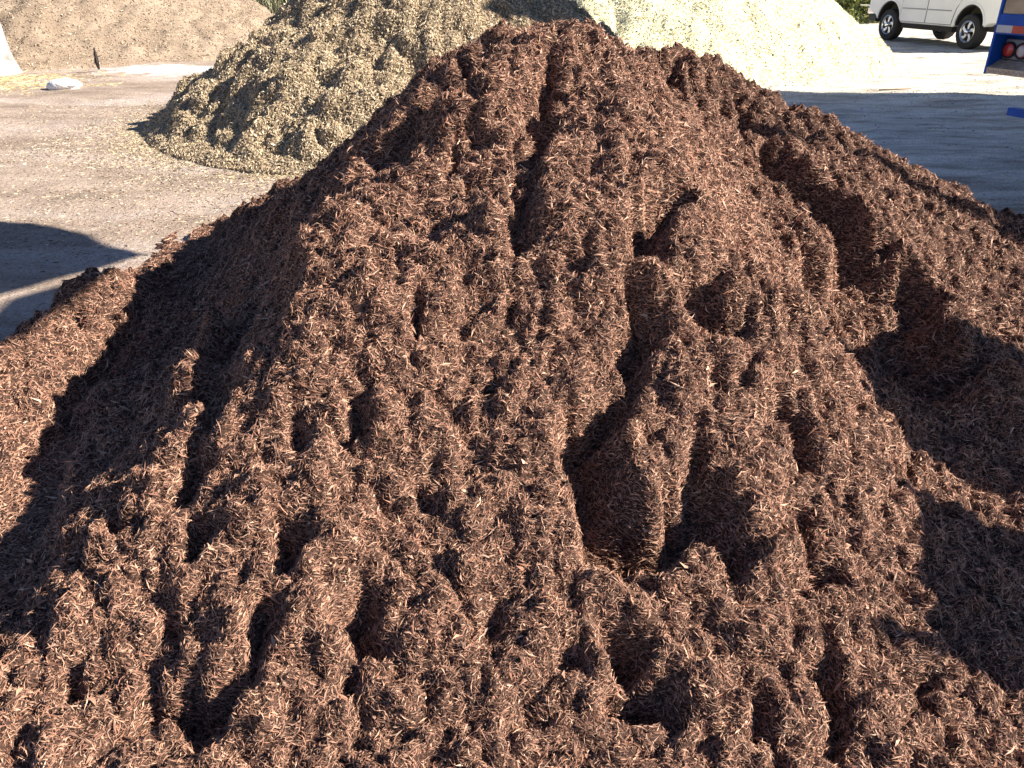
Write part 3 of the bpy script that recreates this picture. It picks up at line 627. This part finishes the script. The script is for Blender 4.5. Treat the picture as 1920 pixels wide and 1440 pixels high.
# ================================================================== WHITE CAR
def car():
    hd = R(90 + 12.3)                       # heading: away and to the left
    t = empty('suv', (11.41, 22.15, 0), hd, label='white four door sport utility vehicle parked at the back right, silver wheels', cat='car')
    paint = pmat('white paint', (.80, .81, .82), .28, coat=.6, noise=.10, nscale=1.5)
    blk = pmat('black plastic', (.02, .02, .022), .6); rub = pmat('tyre rubber', (.022, .021, .022), .85, bump=.4, bscale=60)
    alloy = pmat('alloy', (.62, .63, .66), .28, metal=.85); chrome = pmat('chrome', (.8, .8, .82), .1, metal=1)
    gls = pmat('dark glass', (.02, .025, .03), .06, coat=.3); grey = pmat('grey trim', (.30, .31, .34), .5)
    und = pmat('underbody', (.03, .026, .024), .9)
    def arc(cx, cz, r, a0, a1, n=14): return [(cx + r * math.cos(R(a0 + (a1 - a0) * i / n)), cz + r * math.sin(R(a0 + (a1 - a0) * i / n))) for i in range(n + 1)]
    def arch(cx, r): return [(cx + r, .50)] + arc(cx, .50, r, 8, 172) + [(cx - r, .50)]
    out = [(-2.52, .62), (-2.02, .56)][:1] + [(-2.10, .58)] + arch(-1.51, .47)[::-1] + [(-.98, .46), (.98, .46)] + arch(1.51, .47)[::-1] + [(2.12, .62), (2.30, .66), (2.42, .78), (2.44, 1.0), (2.36, 1.10), (1.9, 1.18), (1.15, 1.24), (-2.50, 1.24), (-2.56, 1.1), (-2.56, .8)]
    b = MB(); b.prism(out, -.97, .97); body = b.build('body', paint, t)
    bv = body.modifiers.new('bevel', 'BEVEL'); bv.width = .035; bv.segments = 3; bv.limit_method = 'ANGLE'; bv.angle_limit = R(50)
    # roof and pillars with tumblehome
    def cabin(name, prof, y_lo, y_hi, mat):
        bm = bmesh.new(); zlo = min(p[1] for p in prof); zhi = max(p[1] for p in prof)
        A = []; B = []
        for x, z in prof:
            yy = y_lo + (y_hi - y_lo) * (z - zlo) / (zhi - zlo); A.append(bm.verts.new((x, yy, z))); B.append(bm.verts.new((x, -yy, z)))
        n = len(prof)
        for i in range(n): bm.faces.new((A[i], A[(i + 1) % n], B[(i + 1) % n], B[i]))
        bm.faces.new(A[::-1]); bm.faces.new(B); bmesh.ops.recalc_face_normals(bm, faces=bm.faces)
        me = bpy.data.meshes.new(name); bm.to_mesh(me); bm.free(); o = link_mesh(name, me, mat, t); return o
    rf = cabin('roof', [(1.12, 1.235), (.35, 1.86), (.1, 1.92), (-2.2, 1.93), (-2.42, 1.86), (-2.52, 1.235)], .95, .72, paint)
    bv = rf.modifiers.new('bevel', 'BEVEL'); bv.width = .03; bv.segments = 3
    for s in (1, -1):
        for (xa, xb, xc, xd) in ((.98, .16, .38, .38), (.28, .28, -.70, -.70), (-.80, -.80, -1.42, -1.42), (-1.52, -1.52, -2.34, -2.26)):
            # side window: lower front, upper front, ... outline
            bm = bmesh.new(); z0, z1 = 1.29, 1.78
            if xa == .98: P = [(.86, z0), (.34, z1 - .03), (.34, z0)]
            else: P = [(xa - .05, z0), (xa - .05, z1), (xd if xd != -2.26 else -2.24, z1), (xc, z0)]
            vs = []
            for x, z in P: vs.append(bm.verts.new((x, s * (.95 + (.72 - .95) * (z - 1.235) / .695 + .004), z)))
            bm.faces.new(vs); me = bpy.data.meshes.new('window'); bm.to_mesh(me); bm.free(); link_mesh('window', me, gls, t)
        y0 = .97
        def panel(name, P, mat, y1, thick=.006):
            mb = MB(); mb.prism(P, s * y1, s * (y1 + thick)); return mb.build(name, mat, t)
        fd = [(1.02, .50), (1.02, 1.22), (.04, 1.22), (.04, .50)]
        rd = [(.02, .50), (.02, 1.22), (-1.18, 1.22), (-1.16, 1.1), (-1.08, .98), (-1.00, .86), (-.95, .70), (-.92, .50)]
        def inset(P, d):
            cx = sum(p[0] for p in P) / len(P); cz = sum(p[1] for p in P) / len(P)
            return [(x + (d if x < cx else -d), z + (d if z < cz else -d)) for x, z in P]
        panel('door_seam', inset(fd, -.006), blk, .9705, .002); panel('door_seam', inset(rd, -.006), blk, .9705, .002)
        d1 = panel('front_door', inset(fd, .007), paint, .9727, .006); d2 = panel('rear_door', inset(rd, .007), paint, .9727, .006)
        for dd, x in ((d1, .16), (d2, -.98)):
            h = MB(); h.box(x, x + .17, s * .9797 if s > 0 else -.998, s * .998 if s > 0 else -.9797, 1.085, 1.115, bev=.006); h.build('handle', grey, dd)
        for x0, x1 in ((.07, .98), (-.86, -.02)):
            h = MB(); h.box(x0, x1, min(s * .9797, s * .992), max(s * .9797, s * .992), .795, .825, bev=.004); h.build('side_moulding', grey, t)
        h = MB(); h.box(1.10, 1.24, min(s * .9705, s * .978), max(s * .9705, s * .978), 1.055, 1.10, bev=.003); h.build('fender_vent', grey, t)
        for cx in (1.51, -1.51):
            h = MB(); o2 = arc(cx, .50, .515, 5, 175); i2 = arc(cx, .50, .472, 175, 5); h.prism(o2 + i2, s * .9705, s * .982); h.build('arch_lip', paint, t)
            w_ = empty('wheel', (cx, s * .84, .385)); w_.parent = t
            ty = MB(); W = .13
            ty.lathe([(.225, -W), (.30, -W), (.36, -W * .96), (.383, -W * .75), (.387, 0), (.383, W * .75), (.36, W * .96), (.30, W), (.235, W * .92), (.225, W * .6)], 48, caps=False)
            ty.build('tyre', rub, w_, smooth=True)
            rm = MB(); 
            rm.lathe([(.232, s * W * .95), (.238, s * W * .97), (.228, s * W * .99), (.208, s * W * .8), (.205, -s * W)], 48, caps=False); rm.build('rim', alloy, w_, smooth=True)
            MB().lathe([(.203, s * .02), (.203, s * .03)], 32).build('brake_drum', und, w_)
            sp = MB()
            for k in range(5):
                a = 2 * math.pi * k / 5 + .3
                P2 = []
                for (r_, da) in ((.05, -.55), (.13, -.30), (.212, -.02), (.212, .42), (.14, .22), (.05, .35)):
                    P2.append((r_ * math.cos(a + da), r_ * math.sin(a + da)))
                sp.prism(P2, min(s * W * .55, s * W * .78), max(s * W * .55, s * W * .78))
            sp.build('spoke', alloy, w_)
            MB().lathe([(.062, s * W * .7), (.058, s * W * 1.15), (.04, s * W * 1.3), (.01, s * W * 1.34)], 24).build('hub_cap', chrome, w_, smooth=True)
    b = MB(); b.box(-2.3, 2.15, -.72, .72, .40, .60)
    for cx in (1.51, -1.51): b.box(cx - .52, cx + .52, -.70, .70, .52, 1.0)
    [b.prism(arc(cx, .50, .468, 0, 180) + arc(cx, .50, .44, 180, 0), .3 * q, .962 * q) for cx in (1.51, -1.51) for q in (1, -1)]; b.box(-.95, .97, .72, .93, .34, .455); b.box(-.95, .97, -.93, -.72, .34, .455); b.build('underbody', und, t)
    b = MB(); b.box(2.2, 2.50, -.96, .96, .62, .80, bev=.04); b.build('front_bumper', chrome, t)
    b = MB(); b.box(2.12, 2.44, -.93, .93, .44, .617, bev=.03); b.build('bumper_valance', blk, t)
    b = MB(); b.box(-2.66, -2.50, -.95, .95, .50, .74, bev=.03); b.build('rear_bumper', grey, t)
    b = MB(); b.box(2.425, 2.46, -.5, .5, .84, 1.04, bev=.01); b.build('grille', blk, t)
    for s in (1, -1):
        b = MB(); b.box(2.36, 2.465, min(s * .56, s * .94), max(s * .56, s * .94), .84, 1.02, bev=.02); b.build('headlight', gls, t)
        b = MB(); b.box(-2.585, -2.54, min(s * .74, s * .93), max(s * .74, s * .93), .95, 1.4, bev=.01); b.build('tail_light', pmat('tail red', (.4, .02, .02), .2), t)
car()
# ================================================================== BLUE TRUCK (rear corner in view)
def truck():
    a = R(20)    # truck points along (cos20, sin20); its rear faces the piles
    t = empty('flatbed_truck', (3.222, 5.771, 0), a, label='blue flatbed truck backed in at the right edge, round lights and tape on its rear', cat='truck')
    blue = pmat('blue paint', (.008, .10, .52), .5, coat=0, spec=.3, noise=.25, nscale=6, bump=.08, bscale=60)
    wood = pmat('worn plywood', (.62, .48, .30), .8, col2=(.46, .33, .20), nscale=9, bump=.3)
    blk = pmat('black rubber', (.02, .02, .02), .7); steel = pmat('tread plate', (.50, .46, .42), .45, metal=.3, col2=(.42, .32, .22), nscale=7)  # dusty tan in the plate colour stands in for the reflected sunlit ground
    hsg = pmat('grey housing', (.26, .27, .30), .5)
    Wd = 2.35
    # left wall of the recess, upper band, deck
    MB().box(0, .30, -.018, 0, .995, 1.50, bev=.003).build('corner_post', blue, t)
    MB().box(.0, .06, -Wd, -.0185, 1.245, 1.368, bev=.004).build('rear_band', blue, t)
    MB().box(.012, .05, -Wd, -.022, 1.369, 1.52, bev=.002).build('tail_board', wood, t)
    MB().box(.062, 6.3, -Wd, -.0185, 1.25, 1.36).build('deck', blue, t)
    MB().box(.14, .16, -Wd, -.0185, 1.0, 1.245).build('recess_back', blue, t)
    MB().box(.062, 6.3, -.018, .0, 1.365, 1.50).build('side_board', wood, t)
    for k in range(9):
        y = -.004 - k * .26
        mb = MB(); mb.box(-.004, -.001, y - .255 if k % 2 else y - .118, y - .002 if k % 2 else y - .002, 1.256, 1.301)
    # reflective tape: silver and red lengths
    y = -.0195
    for k in range(12):
        ln_ = .118 if k % 2 == 0 else .28
        m_ = pmat('silver tape', (.62, .64, .64), .35, noise=.15, nscale=60) if k % 2 == 0 else pmat('red tape', (.62, .06, .03), .35, noise=.1, nscale=60)
        if y - ln_ < -Wd: break
        MB().box(-.004, .0005, y - ln_, y, 1.256, 1.301).build('reflective_tape', m_, t); y -= ln_ + .0005
    # step with tread pattern
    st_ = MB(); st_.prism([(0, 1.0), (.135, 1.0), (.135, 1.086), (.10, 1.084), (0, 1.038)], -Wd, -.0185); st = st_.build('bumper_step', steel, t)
    tr = MB(); rg = random.Random(2)
    for i in range(58):
        for j in range(4):
            M_ = Matrix.Translation((.012 + j * .026, -.035 - i * .04 - (.02 if j % 2 else 0), 1.039 + .46 * (.012 + j * .026))) @ Matrix.Rotation(-.43, 4, 'Y') @ Matrix.Rotation(R(45 if (i + j) % 2 else -45), 4, 'Z')
            tr.box(-.013, .013, -.0032, .0032, -.002, .0022, M_)
        for j in range(1):
            for q in (0, 1):
                M_ = Matrix.Translation((-.0005, -.035 - i * .04 - q * .02, 1.018)) @ Matrix.Rotation(R(40 if q else -40), 4, 'X')
                tr.box(-.003, .001, -.0032, .0032, -.013, .013, M_)
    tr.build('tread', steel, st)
    # light cluster
    MB().box(.10, .139, -.56, -.026, 1.088, 1.215, bev=.012).build('light_housing', hsg, t)
    for k in range(5):
        yc = -.072 - k * .104
        lt = MB(); lt.lathe([(.052, .099), (.052, .086), (.046, .082), (.042, .086), (.042, .099)], 32, 'x', (0, yc, 1.147)); lr = lt.build('light_grommet', blk, t, smooth=True)
        lens = pmat('red lens', (.62, .04, .03), .25, coat=.5) if k in (0, 2, 4) else pmat('clear lens', (.55, .50, .50), .2, coat=.5)
        ln_ = MB(); ln_.lathe([(.0415, .095), (.040, .088), (.030, .083), (.012, .080), (.002, .0795)], 32, 'x', (0, yc, 1.147)); ln_.build('lens', lens, lr, smooth=True)
        if k in (1, 3):
            ri = MB(); ri.lathe([(.0405, .0875), (.0335, .0838), (.0345, .0885)], 32, 'x', (0, yc, 1.147)); ri.build('lens_ring', pmat('pink ring', (.45, .16, .18), .35), lr, smooth=True)
    # low blue bar under the rear
    MB().box(-.02, .05, -2.1, -.275, .762, .812, bev=.006).build('underride_bar', blue, t)
    for y in (-1.75, -.62): MB().box(.052, .11, y - .04, y + .04, .70, 1.24).build('bar_bracket', blue, t)
    for y in (-1.62, -.72): MB().box(.2, 6.6, y - .05, y + .05, .98, 1.245).build('chassis_rail', blk, t)
    rub = bpy.data.materials['tyre rubber']
    for x in (2.3, 6.6):
        for y in (-.32, -2.03):
            MB().lathe([(.28, -.14), (.46, -.14), (.49, -.1), (.50, 0), (.49, .1), (.46, .14), (.28, .14)], 36, 'y', (x, y, .5)).build('wheel', rub, t, smooth=True)
    cb = MB(); cb.prism([(6.4, .8), (8.2, .8), (8.2, 1.5), (7.7, 1.65), (7.4, 2.35), (6.4, 2.45)], -2.25, -.1); cb.build('cab', blue, t)
truck()
# ================================================================== OUT OF VIEW (things made up to throw shade on yard and pile)
def added_shed():  # made up and out of view: shades the right ground and tan pile
    t = empty('added_metal_shed', (9.4, 5.9, 0), label='tall grey metal shed made up out of view, to shade the ground at right', cat='added_shed')
    m1 = pmat('shed metal', (.35, .37, .38), .45, metal=.3); 
    mb = MB(); L_ = 5.35; pts_ = []
    MB().box(0, 7, 1.9, L_, 0, 7.5).build('wall', m1, t); MB().box(0, 7, 0, 1.898, 0, 5.0).build('lean_to', m1, t)
    rf = MB(); rf.prism([(-.05, 7.502), (7.2, 7.502), (7.2, 7.65), (3.5, 8.7), (-.05, 7.65)], 1.85, L_ + .02); rf.build('roof', pmat('shed roof', (.30, .12, .09), .5), t)
    for k in range(18): MB().box(-.03, -.002, .1 + k * .295, .16 + k * .295, 0, 4.9).build('rib', m1, t)
    MB().box(-.045, -.031, 1.4, 3.9, 0, 3.6).build('door', pmat('shed door', (.5, .5, .48), .5), t)
added_shed()
def sail():  # made up and unseen: cloth that casts the left ground shadow
    m_s = pmat('sail cloth', (.45, .40, .30), .8); t = empty('added_shade_sail', (2.4, 4.2, 0), label='beige added shade sail made up out of view to cast the left ground shadow', cat='added shade sail')
    z = 4.0; k = z / TE / 1; 
    def up(p): return (p[0] + z / TE * math.cos(R(SUN_B)), p[1] - z / TE * math.sin(R(SUN_B)))
    grd = [(-2.35, 4.96), (-2.62, 5.12), (-2.95, 5.38), (-3.4, 5.60), (-3.9, 5.74), (-5.6, 6.0), (-5.0, 4.6), (-4.0, 3.3), (-3.35, 3.5), (-2.87, 4.15)]  # wanted shadow outline on the ground, lifted sunward to shape the cloth
    P = [up(p) for p in grd]; mb = MB(); mb.prism([(x - 2.4, y - 4.2) for x, y in P], z, z + .02, 'z'); mb.build('cloth', m_s, t)
    Q = [up(p) for p in [(-2.37, 4.42), (-2.55, 4.30), (-2.72, 4.08), (-2.66, 3.72), (-3.0, 3.2), (-2.75, 2.7), (-2.38, 3.0)]]
    mb = MB(); mb.prism([(x - 2.4, y - 4.2) for x, y in Q], z + .03, z + .05, 'z'); mb.build('cloth', m_s, t)
    m_p = pmat('post steel', (.3, .3, .3), .4, metal=.6)
    for (ex, ey), q in (((6.6, 3.2), P[0]), ((-5.2, 6.2), P[5]), ((1.2, -1.5), P[7])):
        b = MB(); b.tube([(ex - 2.4, ey - 4.2, 0), (ex - 2.4, ey - 4.2, 4.5)], .05, 12); b.build('post', m_p, t)
        b = MB(); b.tube([(ex - 2.4, ey - 4.2, 4.4), (q[0] - 2.4, q[1] - 4.2, 4.01)], .006, 6); b.build('cable', m_p, t)
sail()
m_bag = pmat('bag cloth', (.72, .71, .66), .85, bump=.5, bscale=25)
def added_bulk_bag(x, y, h, w, label):  # made up and out of view: placed to shade the pile's right flank
    b = MB(); b.box(-w / 2, w / 2, -w / 2, w / 2, 0, h, bev=.17)
    for i in (-1, 1):
        for j in (-1, 1):
            b.tube([(i * w * .42, j * w * .42, h - .05), (i * w * .40, j * w * .40, h + .12), (i * w * .25, j * w * .40, h + .15), (i * w * .2, j * w * .42, h - .03)], .02, 6)
    o = b.build('added_bulk_bag', m_bag); o.location = (x, y, 0); o.rotation_euler = (0, 0, .03); tag(o, label, 'added bulk bag', group='made-up bulk bags out of view, shading the mulch pile')
added_bulk_bag(3.4, 2.15, 1.75, .66, 'taller filled white added bulk bag made up out of view, shading the right of the mulch pile, nearer the blue truck')
added_bulk_bag(3.3, 1.33, 1.58, .62, 'lower filled white added bulk bag made up out of view, shading the right of the mulch pile, nearer the viewer')
